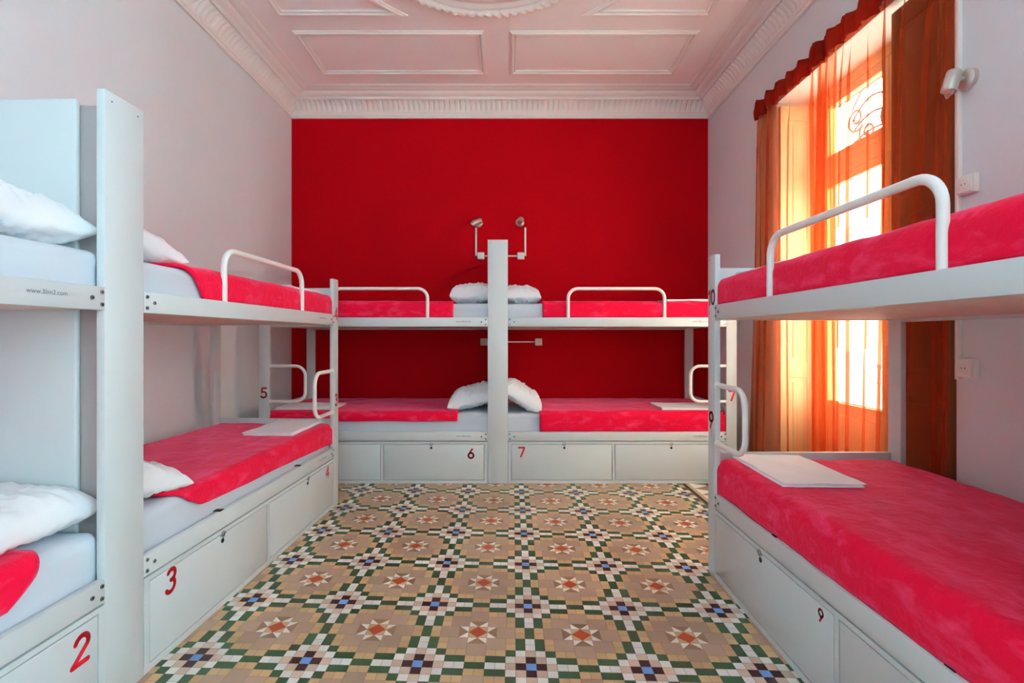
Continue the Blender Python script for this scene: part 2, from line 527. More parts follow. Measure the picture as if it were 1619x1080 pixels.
def number_mesh(txt, h, sw, m, parent, u, z, v=-0.0012, slant=0.0):
    """painted number lying on a front face (bunk frame); m mirrors the reading direction"""
    mb = MB()
    ctr = (len(txt) - 1) / 2
    for ci, ch in enumerate(txt):
        ox = (ci - ctr) * .62
        for path in glyph(ch):
            P = [((x + ox + slant * y) * h, y * h) for x, y in path]
            r = sw * h / 2
            def put(pts): mb.face([(u + m * a, m * v, z + b - h / 2) for a, b in pts])
            for (x0, y0), (x1, y1) in zip(P, P[1:]):
                d = math.hypot(x1 - x0, y1 - y0)
                if d < 1e-6: continue
                nx, ny = -(y1 - y0) / d * r, (x1 - x0) / d * r
                put([(x0 + nx, y0 + ny), (x0 - nx, y0 - ny), (x1 - nx, y1 - ny), (x1 + nx, y1 + ny)])
            for (x0, y0) in P:
                put([(x0 + r * math.cos(2 * PI * i / 10), y0 + r * math.sin(2 * PI * i / 10)) for i in range(10)])
    return mb.build('painted_number', M['num'], parent)

def text_mesh(body, width, m, parent, u, z, v=-0.0012):
    cu = bpy.data.curves.new('t', 'FONT')
    cu.body = body; cu.align_x = 'CENTER'; cu.align_y = 'CENTER'; cu.size = 1.0
    ob = bpy.data.objects.new('t', cu); COL.objects.link(ob)
    dg = bpy.context.evaluated_depsgraph_get()
    me = bpy.data.meshes.new_from_object(ob.evaluated_get(dg))
    bpy.data.objects.remove(ob); bpy.data.curves.remove(cu)
    xs = [q.co.x for q in me.vertices]; s = width / (max(xs) - min(xs)); xc = (max(xs) + min(xs)) / 2
    for q in me.vertices:
        q.co = Vector((u + m * (q.co.x - xc) * s, m * v, z + q.co.y * s))
    me.materials.clear(); me.materials.append(M['ink'])
    o = bpy.data.objects.new('web_address', me); COL.objects.link(o); o.parent = parent
    return o

# ------------------------------------------------------------------ bunk beds
ZU0, ZU1 = 1.366, 1.446     # upper rail
ZL0, ZL1 = 0.371, 0.450     # lower rail
def bolt(parent, u, z, m, dark=False):
    mb = MB()
    mb.cyl((u, 0, z), (u, -m * .003, z), .0075, 14)
    mb.mi = 1
    mb.cyl((u, -m * .0031, z), (u, -m * .0036, z), .0035, 8)
    return mb.build('bolt', [M['bolt'], M['bolt_dark']], parent)

def rounded(ptlist, r, n=6):
    """polyline of 3D points with its inner corners rounded"""
    P = [Vector(p) for p in ptlist]
    out = [P[0]]
    for a, b, c in zip(P, P[1:], P[2:]):
        d0 = (a - b).normalized(); d1 = (c - b).normalized()
        s, e = b + d0 * r, b + d1 * r
        for i in range(n + 1):
            t = i / n
            # quarter circle through s and e
            ang = t * PI / 2
            out.append(b + d0 * r * (1 - math.sin(ang)) + d1 * r * (1 - math.cos(ang)))
    out.append(P[-1])
    return out

def bunk(label, P0, ang, m, L, D, post_nums, drawer_nums, texts=True, group='white bunk beds'):
    root = empty('bunk_bed', (P0[0], P0[1], 0), ang)
    tag(root, label, 'bunk bed', group)
    Y = lambda v: m * v
    W = M['white']
    def bx(name, u0, u1, v0, v1, z0, z1, mt=W, bev=.003, parent=root):
        return MB().box(u0, u1, Y(v0), Y(v1), z0, z1, bev).build(name, mt, parent)
    LP = L - .09
    up = bx('upper_rail', 0.001, LP - .0005, 0, .028, ZU0, ZU1)
    lo = bx('lower_rail', 0.001, LP - .0005, 0, .028, ZL0, ZL1)
    for rail, z0, z1 in ((up, ZU0, ZU1), (lo, ZL0, ZL1)):
        zc = (z0 + z1) / 2
        for (u, z) in ((.016, zc + .021), (.016, zc - .021), (.054, zc), (LP - .012, zc + .021), (LP - .012, zc - .021), (LP - .045, zc)):
            bolt(rail, u, z, m)
        if texts and not (rail is lo and drawer_nums[0][0] == '2'):
            text_mesh('www.3lim2.com', .13, m, rail, (1.672 if m > 0 else .21), zc + .004)
    bx('rear_rail', -.02, LP, D - .03, D, ZU0 - .012, ZU0 + .04)
    bx('rear_rail', -.02, LP, D - .03, D, ZL0, ZL1)
    # slab under each mattress
    bx('mattress_base', -.02, L - .035, .030, D - .032, ZU0 + .004, ZU0 + .02, M['ply'], .001)
    bx('mattress_base', -.02, L - .035, .030, D - .032, ZL0 + .004, ZL0 + .02, M['ply'], .001)
    # foot posts
    fp = bx('post', LP, L, 0, .03, 0, 1.712)
    bx('post', LP, L, D - .03, D, 0, 1.40)
    for (z, d) in ((1.69, 0), (1.40, 0)):
        MB().cyl((L - .02, 0, z), (L - .02, -m * .001, z), .003, 8).build('screw', M['bolt_dark'], fp)
    for txt, z in post_nums:
        number_mesh(txt, .082 if len(txt) == 1 else .072, .19, m, fp, L - .045, z)
    # foot boards
    bx('foot_board', L - .028, L - .006, .031, D - .031, ZL0, .652)
    bx('foot_board', L - .028, L - .006, .031, D - .031, ZU0, 1.648)
    # guard rail hoop
    g = MB()
    vt = .014
    ua, ub = .525, 1.365
    g.tube(rounded([(ua, Y(vt), ZU1 - .004), (ua, Y(vt), 1.697), (ub, Y(vt), 1.697), (ub, Y(vt), ZU1 - .004)], .085, 8), .0145, 12)
    g.build('guard_rail', M['metal_white'], root)
    # step loop at the foot post
    g = MB()
    g.tube(rounded([(LP + .004, Y(vt), 1.022), (LP - .31, Y(vt), 1.022), (LP - .31, Y(vt), .712), (LP + .004, Y(vt), .712)], .085, 8), .0135, 12)
    g.cyl((LP - .004, Y(vt), 1.022), (LP, Y(vt), 1.022), .018, 14)
    g.cyl((LP - .004, Y(vt), .712), (LP, Y(vt), .712), .018, 14)
    g.build('step_loop', M['metal_white'], root)
    # storage below
    bx('storage_box', .004, L - .03, .06, D - .04, .004, ZL0 - .002, W, .002)
    f = MB()
    us = [.03, .905, .93, LP - .004]
    f.box(.002, LP - .001, 0, Y(.0155), ZL0 - .024, ZL0 - .006)
    f.box(.002, LP - .001, Y(.002), Y(.0155), .002, .03)
    f.box(.002, us[0] - .002, 0, Y(.0155), .03, ZL0 - .024)
    f.box(us[1] + .002, us[2] - .002, 0, Y(.0155), .03, ZL0 - .024)
    f.build('face_frame', W, root)
    for k, (a, b, lu) in enumerate(((us[0], us[1], .49), (us[2], us[3], 1.42))):
        dr = bx('drawer_front', a + .0025, b - .0025, .0008, .0155, .034, ZL0 - .0285, W, .001)
        hk = MB().cyl((lu, -m * .0015, .312), (lu, m * .001, .312), .0105, 18)
        hk.build('finger_hole', M['black'], dr)
        lk = MB()
        lk.tube(rounded([(lu - .022, -m * .004, .341), (lu - .004, -m * .004, .341), (lu - .004, -m * .006, .326)], .006, 3), .0022, 6)
        lk.tube([(lu + .006, -m * .004, .346), (lu + .006, -m * .007, .330)], .002, 6)
        lk.tube([(lu - .004, -m * .007, .338), (lu + .018, -m * .006, .344)], .002, 6)
        lk.tube([(lu + .012 * math.cos(t), -m * .005, .346 + .012 * math.sin(t)) for t in [PI * 2 * i / 12 for i in range(13)]], .0016, 5)
        lk.build('latch', M['bolt'], dr)
        for (txt, u, z, h) in drawer_nums:
            if a < u < b:
                number_mesh(txt, h, .2, m, dr, u, z, v=-.0002, slant=.12 if txt in '23' else 0)
    return root

LA = math.radians(1.8)
BU = {}
def spec(key, P0, ang, m, L, D): BU[key] = (P0, ang, m, L, D)
spec('far_left', (-1.3712, 1.883), PI / 2 - LA, 1, 1.962, .945)
spec('near_left', (-1.3767, 1.712), -PI / 2 - LA, -1, 1.962, .925)
spec('back_right', (-.011, 4.358), 0, 1, 1.99, 1.06)
spec('back_left', (-.187, 4.358), PI, -1, 1.99, 1.06)
spec('right', (1.085, .746), PI / 2, -1, 1.99, 1.01)
bunk('white bunk bed along the left wall beyond the tall divider, drawers numbered 3 and 4', *BU['far_left'], [('3', .80), ('4', 1.452)], [('3', .14, .292, .088), ('4', 1.755, .298, .075)])
bunk('white bunk bed nearest the camera on the left, drawer numbered 2', *BU['near_left'], [], [('2', .10, .268, .086)])
bunk('white bunk bed against the red wall, right of its central divider, drawer numbered 7', *BU['back_right'], [('7', .765)], [('7', .118, .275, .078)])
bunk('white bunk bed against the red wall, left of its central divider, drawer numbered 6', *BU['back_left'], [('5', .79)], [('6', .145, .262, .078)])
bunk('white bunk bed in front of the curtained window, post numbered 9 and 10', *BU['right'], [('9', .83), ('10', 1.487)], [('9', 1.0, .305, .042)])

def local(key):
    P0, ang, m, L, D = BU[key]
    return Matrix.Translation((P0[0], P0[1], 0)) @ Matrix.Rotation(ang, 4, 'Z'), m, L, D

# tall dividers between two heads: front board, core board and two head panels
def divider(label, P0, ang, m, D, wid=.176):
    root = empty('bed_divider', (P0[0], P0[1], 0), ang)
    tag(root, label, 'bed divider', 'tall white bed dividers')
    W = M['white']
    c = -wid / 2
    fb = MB().box(-wid + .0005, -.0005, 0, m * .03, 0, 2.122, .003).build('front_board', W, root)
    for (u, z) in ((-.03, 2.09), (-wid + .03, 2.09)):
        MB().cyl((u, 0, z), (u, -m * .001, z), .0025, 8).build('screw', M['bolt_dark'], fb)
    MB().box(c - .012, c + .012, m * .031, m * (D - .01), 0, 2.10, .002).build('core_board', M['core'], root)
    for s in (-1, 1):
        MB().box(c + s * .013, c + s * .036, m * .148, m * (D - .01), .45, 2.118, .010, 3).build('head_panel', W, root)
divider('tall white divider board on the left between the near and far bunks', BU['far_left'][0], BU['far_left'][1], 1, .925)
divider('tall white divider board in the middle of the red wall bunks', BU['back_right'][0], 0, 1, 1.05)
divider('tall white divider board at the head of the right hand bunk, out of frame', BU['right'][0], BU['right'][1], -1, 1.035)

# ------------------------------------------------------------------ bedding
def place(o, mtx, base=None):
    o.matrix_world = mtx
    return o

def axis_samples(a, b, r, n):
    e = [0, .15, .35, .6, .8, 1.0]
    s = [a + r * x for x in e]
    s += [a + r + (b - a - 2 * r) * i / n for i in range(1, n)]
    s += [b - r * x for x in e[::-1]]
    return s

def rbox(mb, x0, x1, y0, y1, z0, z1, r, nx, ny, nz, disp):
    X = axis_samples(x0, x1, r, nx); Yv = axis_samples(y0, y1, r, ny); Z = axis_samples(z0, z1, r, nz)
    cache = {}
    def V(p):
        k = (round(p[0], 5), round(p[1], 5), round(p[2], 5))
        if k in cache: return cache[k]
        p = Vector(p)
        q = Vector((min(max(p.x, x0 + r), x1 - r), min(max(p.y, y0 + r), y1 - r), min(max(p.z, z0 + r), z1 - r)))
        d = p - q
        nn = d.normalized() if d.length > 1e-9 else Vector((0, 0, 1))
        pos = q + nn * r
        cache[k] = mb.bm.verts.new(disp(pos, nn))
        return cache[k]
    def side(A, B, f):
        for i in range(len(A) - 1):
            for j in range(len(B) - 1):
                vs = [V(f(A[i], B[j])), V(f(A[i + 1], B[j])), V(f(A[i + 1], B[j + 1])), V(f(A[i], B[j + 1]))]
                try:
                    fc = mb.bm.faces.new(vs); fc.smooth = True
                except ValueError: pass
    side(X, Yv, lambda a, b: (a, b, z1)); side(X, Yv, lambda a, b: (a, b, z0))
    side(X, Z, lambda a, b: (a, y0, b)); side(X, Z, lambda a, b: (a, y1, b))
    side(Yv, Z, lambda a, b: (x0, a, b)); side(Yv, Z, lambda a, b: (x1, a, b))

ZTOP = {'u': 1.575, 'l': .606}
ZBOT = {'u': ZU0 + .0205, 'l': ZL0 + .0205}
def mattress(key, lev, label):
    mtx, m, L, D = local(key)
    z0, z1 = ZBOT[lev], ZTOP[lev]
    mb = MB()
    sd = random.uniform(0, 50)
    def disp(p, n_):
        if p.z < z0 + .02: return p
        a = noise.noise(Vector((p.x * 3.2 + sd, p.y * 3.2, p.z * 9))) * .006
        c = noise.noise(Vector((p.x * 14 + p.z * 30 + sd, p.y * 6, p.z * 25))) * .0022
        return p + n_ * (a + c - .004)
    y0, y1 = sorted((m * .036, m * (D - .045)))
    rbox(mb, -.045, L - .045, y0, y1, z0, z1, .045, 60, 22, 6, disp)
    o = mb.build('mattress', M['sheet'])
    o.matrix_world = mtx
    if lev == 'l' and key in ('right', 'far_left'):
        for u in (.50, 1.33):
            MB().box(u - .016, u + .016, m * .008, m * .05, ZL1 + .0005, ZL1 + .004, .001).build('strap_tab', M['black'], o)
    tag(o, label, 'mattress', 'mattresses in white fitted sheets')
    return o

def blanket(key, lev, label, u0, zb0=None, zb1=None, slant=0.0, seed=0, round_head=0.0, u1=None):
    mtx, m, L, D = local(key)
    zt = ZTOP[lev] + .016
    rail = ZU1 if lev == 'u' else ZL1
    zb0 = rail + .002 if zb0 is None else zb0
    zb1 = zb0 if zb1 is None else zb1
    vf, vb = .017, D - .034
    uf = L - .032 if u1 is None else u1
    r = .055
    # path across (v, drop, arc) and along (u, drop)
    def path(a, b, r0, drop0, drop1, n):
        P = []
        if drop0:
            for i in range(7): P.append((a, drop0 + (r0 - drop0) * i / 7))
            for i in range(9):
                t = PI / 2 * i / 8
                P.append((a + r0 * (1 - math.cos(t)), r0 * (1 - math.sin(t))))
        else:
            P.append((a, 0))
        st = P[-1][0]; en = b - r0
        for i in range(1, n): P.append((st + (en - st) * i / n, 0))
        for i in range(9):
            t = PI / 2 * i / 8
            P.append((en + r0 * math.sin(t), r0 * (1 - math.cos(t))))
        for i in range(1, 5): P.append((b, r0 + (drop1 - r0) * i / 4))
        return P
    S = path(vf, vb, r, 1.0, .12, 26)
    T = path(u0, uf, r, 0, zt - rail - .004, 70)
    mb = MB()
    sd = seed * 7.3
    def fn(i, j):
        u, d2 = T[i]; v, d1 = S[j]
        k = min(max((u - u0) / (uf - u0), 0), 1)
        zb = zb0 + (zb1 - zb0) * k
        dmax = zt - zb
        front = j <= 7
        if front:
            # straight drop, remapped to the local drop length
            q = 1 - j / 7.0
            d1 = r + (dmax - r) * q
        du = 0
        if j < 15:
            q = 1 - j / 15.0
            fade = max(0, 1 - (u - u0) / .35)
            du = slant * q * fade
            if round_head:
                du += round_head * q * q * fade
        w1 = noise.noise(Vector((u * 4.2 + sd, v * 4.2, d1 * 3))) * .0075
        w2 = noise.noise(Vector((u * 13 + sd, v * 9, d1 * 6 + 3))) * .0028
        w3 = abs(noise.noise(Vector((u * 2.1 + v * 2.6 + sd, v * 5.0 - u, 1.7)))) * .006
        w_ = w1 + w2 - w3 + .004
        z = max(zt - d1 - d2, min(zb, rail + .003) if not front else zb - .0)
        side = min(d1 / r, 1.0)
        hem = 0.0
        if front:
            hem = noise.noise(Vector((u * 3.0 + sd, 5.5, 0))) * .006 * (1 - j / 7.0) if zb0 > rail + .01 else 0
        vo = v + (-(w_ * .9) * side if j < 15 else 0)
        vo = max(vo, .006)
        if v < .03 and d1 > .02 and z < rail + .01: vo = max(vo, .006)
        uo = u + du + (noise.noise(Vector((v * 4 + sd, .3, 9))) * .012 * max(0, 1 - (u - u0) / .12))
        return (min(uo, L - .030), m * vo, z + hem + w_ * (1 - side) * (1 - min(d2 / r, 1)) + (.004 * max(0, 1 - (u - u0) / .05) * (1 - side)))
    mb.grid(fn, len(T), len(S))
    o = mb.build('blanket', M['plush'])
    o.matrix_world = mtx
    md = o.modifiers.new('thick', 'SOLIDIFY'); md.thickness = .015; md.offset = -1 if True else 1
    tag(o, label, 'blanket', 'crimson plush blankets')
    # make the thickness go inwards
    me = o.data
    up = sum(1 for p in me.polygons if p.normal.z > .7); dn = sum(1 for p in me.polygons if p.normal.z < -.7)
    if dn > up:
        me.flip_normals()
    return o

def pillow(key, lev, label, uc, vc, tilt=0.0, yaw=0.0, W=.62, X=.40, T=.15, seed=0, dz=0.0):
    mtx, m, L, D = local(key)
    N = 64
    mb = MB()
    sd = seed * 5.1
    def surf(sgn):
        def fn(i, j):
            a = -math.cos(PI * i / (N - 1)); b = -math.cos(PI * j / (N - 1))
            e = max(0.0, (1 - a ** 4) * (1 - b ** 4))
            t = T / 2 * e ** .42 * (1.0 if sgn > 0 else .55)
            x = a * X / 2 * (1 - .10 * (1 - b * b)); y = b * W / 2 * (1 - .07 * (1 - a * a))
            ca = max(abs(a), abs(b))
            wr = noise.noise(Vector((a * 2.2 + sd, b * 2.6, sgn))) * .020 + (abs(noise.noise(Vector((math.atan2(b, a) * 5 + sd, ca * 1.2, 3)))) - .2) * .040 * ca ** 1.5 + (abs(noise.noise(Vector((a * 3.5 + b * 2 + sd, b * 6 - a * 2, 5)))) - .2) * .020 + (abs(noise.noise(Vector((a * 5 - b * 4 + sd, b * 8 + a * 3, 8)))) - .2) * .014
            t += wr * e ** .5
            edge = noise.noise(Vector((a * 2.5 + sd, b * 2.5, 7))) * .014
            return Vector((x, y, sgn * t + edge * (1 - e)))
        return fn
    top = surf(1); bot = surf(-1)
    mb.grid(top, N, N); mb.grid(bot, N, N)
    bmesh.ops.remove_doubles(mb.bm, verts=list(mb.bm.verts), dist=.0005)
    R = Matrix.Rotation(m * yaw, 4, 'Z') @ Matrix.Rotation(tilt, 4, 'Y')
    zmin = 1e9
    for v in mb.bm.verts:
        v.co = R @ v.co
        zmin = min(zmin, v.co.z)
    base = ZTOP[lev] + .001 + dz
    # soft contact: the underside flattens where it meets the mattress
    sink = .012
    for v in mb.bm.verts:
        z = v.co.z - zmin - sink
        v.co.z = max(z, 0.0 + .15 * max(z, -.02)) if z > 0 else 0.0008 * (v.co.x * 3)
        v.co += Vector((uc, m * vc, base))
        v.co.x = max(v.co.x, -.05)
    o = mb.build('pillow', M['pillow'])
    o.matrix_world = mtx
    tag(o, label, 'pillow', 'white pillows')
    return o

def folded_sheet(key, lev, label, u0, u1, v0, v1, yaw=0.0, seed=0):
    mtx, m, L, D = local(key)
    zb = ZTOP[lev] + .0195
    uc, vc = (u0 + u1) / 2, (v0 + v1) / 2
    hu, hv = (u1 - u0) / 2, (v1 - v0) / 2
    mb = MB()
    ca, sa = math.cos(yaw), math.sin(yaw)
    for k, (z0, z1, sh) in enumerate(((0, .007, 0), (.0072, .013, .006), (.0132, .019, -.004))):
        def disp(p, n_):
            q = p.copy()
            q.z += noise.noise(Vector((p.x * 8 + seed * 3.3, p.y * 8, 1))) * .003 * (1 if z1 > .01 else .5)
            if k == 2: q.z += max(0, noise.noise(Vector((p.x * 5 + p.y * 9 + seed, p.y * 2, 4)))) * .008
            x = q.x * ca - q.y * sa; y = q.x * sa + q.y * ca
            return Vector((uc + x, m * (vc + y), zb + q.z))
        rbox(mb, -hu + sh, hu - abs(sh) * .5, -hv + abs(sh), hv - sh, z0, z1, .0029, 16, 12, 1, disp)
    o = mb.build('folded_sheet', M['linen'])
    o.matrix_world = mtx
    tag(o, label, 'folded sheet', 'folded white sheets at the feet of the beds')

beds = [
 ('near_left', 'u', 'upper mattress of the bunk nearest the camera on the left'),
 ('near_left', 'l', 'lower mattress of the bunk nearest the camera on the left, above drawer 2'),
 ('far_left', 'u', 'upper mattress of the left wall bunk with hoop rail, beyond the divider'),
 ('far_left', 'l', 'lower mattress above drawers 3 and 4 on the left'),
 ('back_left', 'u', 'upper mattress at the red wall, left of the central divider'),
 ('back_left', 'l', 'lower mattress at the red wall above drawer 6'),
 ('back_right', 'u', 'upper mattress at the red wall, right of the central divider'),
 ('back_right', 'l', 'lower mattress at the red wall above drawer 7'),
 ('right', 'u', 'upper mattress of the bunk before the orange curtain, mostly under its blanket'),
 ('right', 'l', 'lower mattress of the bunk before the orange curtain, mostly under its blanket')]
for b in beds: mattress(*b)

blanket('near_left', 'l', 'red blanket cut by the lower left corner of the photo, above drawer 2', .185, .505, .50, slant=.02, round_head=.10, seed=1)
blanket('far_left', 'u', 'red blanket on the upper left wall bunk, behind its hoop rail', .25, slant=.13, seed=2)
blanket('far_left', 'l', 'rose red blanket on the lower left bed above drawers 3 and 4', .20, .530, .478, slant=.16, seed=3)
blanket('back_left', 'u', 'red blanket on the upper red wall bed, left of the central divider', .30, seed=4)
blanket('back_left', 'l', 'red blanket on the lower bed above drawer 6, sheet showing below its hem', .265, .540, .536, seed=5)
blanket('back_right', 'u', 'red blanket on the upper red wall bed, right of the central divider', .30, seed=6)
blanket('back_right', 'l', 'red blanket on the lower bed above drawer 7, reaching down to the rail', .275, seed=7)
blanket('right', 'u', 'deep red blanket on the top bunk in front of the curtained window', .26, seed=8)
blanket('right', 'l', 'deep red blanket on the large lower bed at the right, drawer numbered 9', .26, seed=9)

pillow('near_left', 'u', 'white pillow on the top bunk nearest the camera, cut by the left edge', .20, .37, tilt=-.04, T=.23, X=.50, seed=1)
pillow('near_left', 'l', 'crumpled white pillow above drawer 2, beside the red blanket corner', .17, .37, tilt=.03, T=.22, X=.48, seed=2)
pillow('far_left', 'u', 'white pillow on the upper left wall bunk, just past the divider', .15, .40, tilt=.17, T=.20, X=.48, seed=3)
pillow('far_left', 'l', 'white pillow on the lower left bed above drawer 3', .13, .36, tilt=.20, yaw=-.08, T=.19, X=.42, W=.66, seed=4)
pillow('back_left', 'u', 'white pillow on the upper red wall bed, left of the central divider', .145, .42, tilt=.06, T=.24, X=.40, seed=5)
pillow('back_left', 'l', 'white pillow on the lower bed above drawer 6', .14, .40, tilt=.22, T=.23, X=.46, seed=6)
pillow('back_right', 'u', 'white pillow on the upper red wall bed, right of the central divider', .11, .42, tilt=.08, T=.21, X=.38, seed=7)
pillow('back_right', 'l', 'white pillow on the lower bed above drawer 7', .115, .36, tilt=.55, T=.21, X=.42, seed=8)

folded_sheet('far_left', 'l', 'folded white sheet on the rose red lower bed above drawer 4', 1.40, 1.93, .10, .43, .02, 1)
folded_sheet('far_left', 'u', 'folded white sheet at the foot of the upper left wall bunk', 1.40, 1.92, .10, .45, 0, 2)
folded_sheet('back_left', 'l', 'folded white sheet on the lower bed by the post numbered 5', 1.38, 1.91, .12, .46, 0, 3)
folded_sheet('back_right', 'l', 'folded white sheet at the foot of the lower bed above drawer 7', 1.37, 1.90, .10, .46, 0, 4)
folded_sheet('back_right', 'u', 'folded white sheet at the foot of the upper red wall bed, right side', 1.42, 1.92, .12, .46, 0, 5)
folded_sheet('right', 'l', 'large folded white sheet on the lower bed at the right', 1.415, 1.945, .105, .455, .03, 6)
folded_sheet('right', 'u', 'folded white sheet at the foot of the top bunk by the curtain', 1.43, 1.94, .12, .46, 0, 7)

# ------------------------------------------------------------------ wall lamps, sockets, trunking
def spot(label, wall, p, head_dir, group='brushed metal wall spotlights'):
    """p = centre on the wall; n = direction out of the wall"""
    n = Vector({'back': (0, -1, 0), 'right': (-1, 0, 0)}[wall])
    p = Vector(p)
    root = empty('wall_spotlight', p); tag(root, label, 'wall lamp', group)
    O = Vector((0, 0, 0))
    mb = MB()
    mb.tube([O, n * .022, n * .030, n * .034], [.047, .047, .040, .028], 28)
    mb.build('base_plate', M['steel'], root)
    hd = Vector(head_dir).normalized()
    c = n * .085
    mb = MB(); mb.tube([n * .030, n * .085, c + n * .006], [.013, .013, .010], 14)
    mb.build('arm', M['steel'], root)
    mb = MB()
    a = c - hd * .035; b = c + hd * .065
    mb.tube([a - hd * .004, a, a + hd * .006, b - hd * .003, b, b - hd * .006], [.020, .028, .031, .031, .0295, .024], 26)
    h = mb.build('lamp_head', M['steel'], root)
    mb = MB(); mb.cyl(b - hd * .008, b - hd * .003, .0245, 22)
    mb.build('lens', M['lens'], h)
spot('small metal spotlight on the red wall, left one above the central divider', 'back', (-.335, YB, 2.523), (-.75, -.45, -.38))
spot('small metal spotlight on the red wall, right one above the central divider', 'back', (.118, YB, 2.527), (.12, -.95, .04))
spot('metal spotlight on the right wall beside the curtain, pointing down', 'right', (XR, 2.372, 2.497), (-.25, .06, -.95))

def plate(label, wall, p, s=.078, d=.034, two=True, group='white surface sockets'):
    n = {'back': Vector((0, -1, 0)), 'right': Vector((-1, 0, 0))}[wall]
    t = Vector((1, 0, 0)) if wall == 'back' else Vector((0, 1, 0))
    root = empty('wall_socket', p); tag(root, label, 'socket', group)
    def bxx(mb, hw, d0, d1, bev):
        e = [t * -hw + n * d0, t * hw + n * d1]
        mb.box(e[0].x, e[1].x, e[0].y, e[1].y, -hw, hw, bev)
    mb = MB(); bxx(mb, s / 2, 0, d * .7, .006); mb.build('back_box', M['plastic'], root)
    mb = MB(); bxx(mb, s / 2 * .88, d * .7, d, .004); f = mb.build('face_plate', M['plastic'], root)
    mb = MB()
    ring = [n * (d + .0005) + (t * math.cos(a) + Vector((0, 0, 1)) * math.sin(a)) * s * .27 for a in [2 * PI * i / 24 for i in range(25)]]
    mb.tube(ring, .0018, 6); mb.build('socket_ring', M['plastic'], f)
    for k in (-1, 1):
        q = t * k * .0095 + n * d
        mb = MB(); mb.cyl(q, q + n * .0008, .0028, 10); mb.build('pin_hole', M['black'], f)
plate('white socket box on the red wall, left of the divider top', 'back', (-.309, YB, 2.163))
plate('white socket box on the red wall, right of the divider top', 'back', (.128, YB, 2.163))
plate('white socket box under the upper left red wall bed, half behind the divider', 'back', (-.275, YB, 1.222))
plate('white socket box on the red wall under the upper right bed', 'back', (.322, YB, 1.222))
plate('white two pin socket on the right wall below bunk level, beside the curtain', 'right', (XR, 2.366, 1.128), .088, .04)
plate('white socket on the right wall peeping above the top bunk blanket', 'right', (XR, 2.366, 1.995), .088, .04)

def trunk(label, boxes):
    mb = MB()
    for b in boxes: mb.box(*b, .002)
    o = mb.build('cable_trunking', M['plastic'])
    tag(o, label, 'cable trunking', 'white cable trunking')
def yb(x0, x1, z0, z1): return (x0, x1, YB - .013, YB, z0, z1)
trunk('white cable trunking down from the left red wall spotlight', [yb(-.371, -.353, 2.163, 2.475)])
trunk('white cable trunking down from the right red wall spotlight', [yb(.168, .186, 2.163, 2.475)])
trunk('white cable trunking linking the two sockets behind the divider top', [yb(-.269, .088, 2.156, 2.170)])
trunk('white cable trunking linking the two sockets under the red wall upper beds', [yb(-.235, .282, 1.215, 1.229)])
trunk('tall white cable trunking down the right wall beside the curtain', [(XR - .02, XR, 2.412, 2.434, 1.07, 3.66)])

# ------------------------------------------------------------------ french window with curtains
XW = 2.50      # plane of the casements
def french_window(name, y0, y1, label):
    root = empty(name, (XW, (y0 + y1) / 2, 0)); tag(root, label, 'window', kind='structure')
    hw = (y1 - y0) / 2
    S = M['shutter']
    mb = MB()
    mb.box(-.03, .05, -hw, -hw + .07, 0, WZ); mb.box(-.03, .05, hw - .07, hw, 0, WZ)
    mb.box(-.03, .05, -hw + .07, hw - .07, WZ - .07, WZ); mb.box(-.03, .05, -hw + .07, hw - .07, 2.49, 2.62)
    mb.box(-.03, .05, -hw + .07, hw - .07, 0, .04)
    mb.build('window_frame', S, root)
    for s in (-1, 1):
        a, b = sorted((s * .004, s * (hw - .072)))
        for (z0, z1, nm, sill) in ((.045, 2.487, 'casement', .74), (2.623, WZ - .072, 'transom_light', .0)):
            mb = MB()
            rw = .055 if nm == 'transom_light' else .06
            ow = .115
            aa, bb = (a + rw, b - ow) if s > 0 else (a + ow, b - rw)
            mb.box(-.025, .025, a, aa, z0, z1, .004); mb.box(-.025, .025, bb, b, z0, z1, .004)
            mb.box(-.025, .025, aa, bb, z1 - .06, z1, .004)
            zb = z0 + (.05 if not sill else sill)
            if sill:
                mb.box(-.018, .018, aa, bb, z0, zb)
                mb.box(-.030, .018, aa + .06, bb - .06, z0 + .12, zb - .09, .010)
                mb.box(-.032, .025, aa, bb, zb - .03, zb, .006)
            else:
                mb.box(-.025, .025, aa, bb, z0, zb, .004)
            cs = mb.build(nm, S, root)
            MB().box(-.004, .004, aa - .01, bb + .01, zb - .01, z1 - .05).build('pane', M['glass'], cs)
    return root
french_window('window_1', WY0, WY1, 'cream framed french window behind the orange curtains')
french_window('window_2', VY0, VY1, 'cream framed french window beside the camera')
def build_fill_window():  # added out of view for fill light, sized to suit the brightness
    root = empty('fill_window', (0, YF - .12, 0)); tag(root, 'unseen window added behind the camera for fill light', 'window', kind='structure')
    mb = MB()
    mb.box(-.3, -.24, -.04, .04, 1.7, 2.9); mb.box(.24, .3, -.04, .04, 1.7, 2.9)
    mb.box(-.24, .24, -.04, .04, 2.83, 2.9); mb.box(-.24, .24, -.04, .04, 1.7, 1.77); mb.box(-.03, .03, -.03, .03, 1.77, 2.83)
    mb.build('window_frame', M['shutter'], root)
    for a, b in ((-.24, -.03), (.03, .24)):
        MB().box(a, b, -.003, .003, 1.77, 2.83).build('pane', M['glass'], root)
build_fill_window()

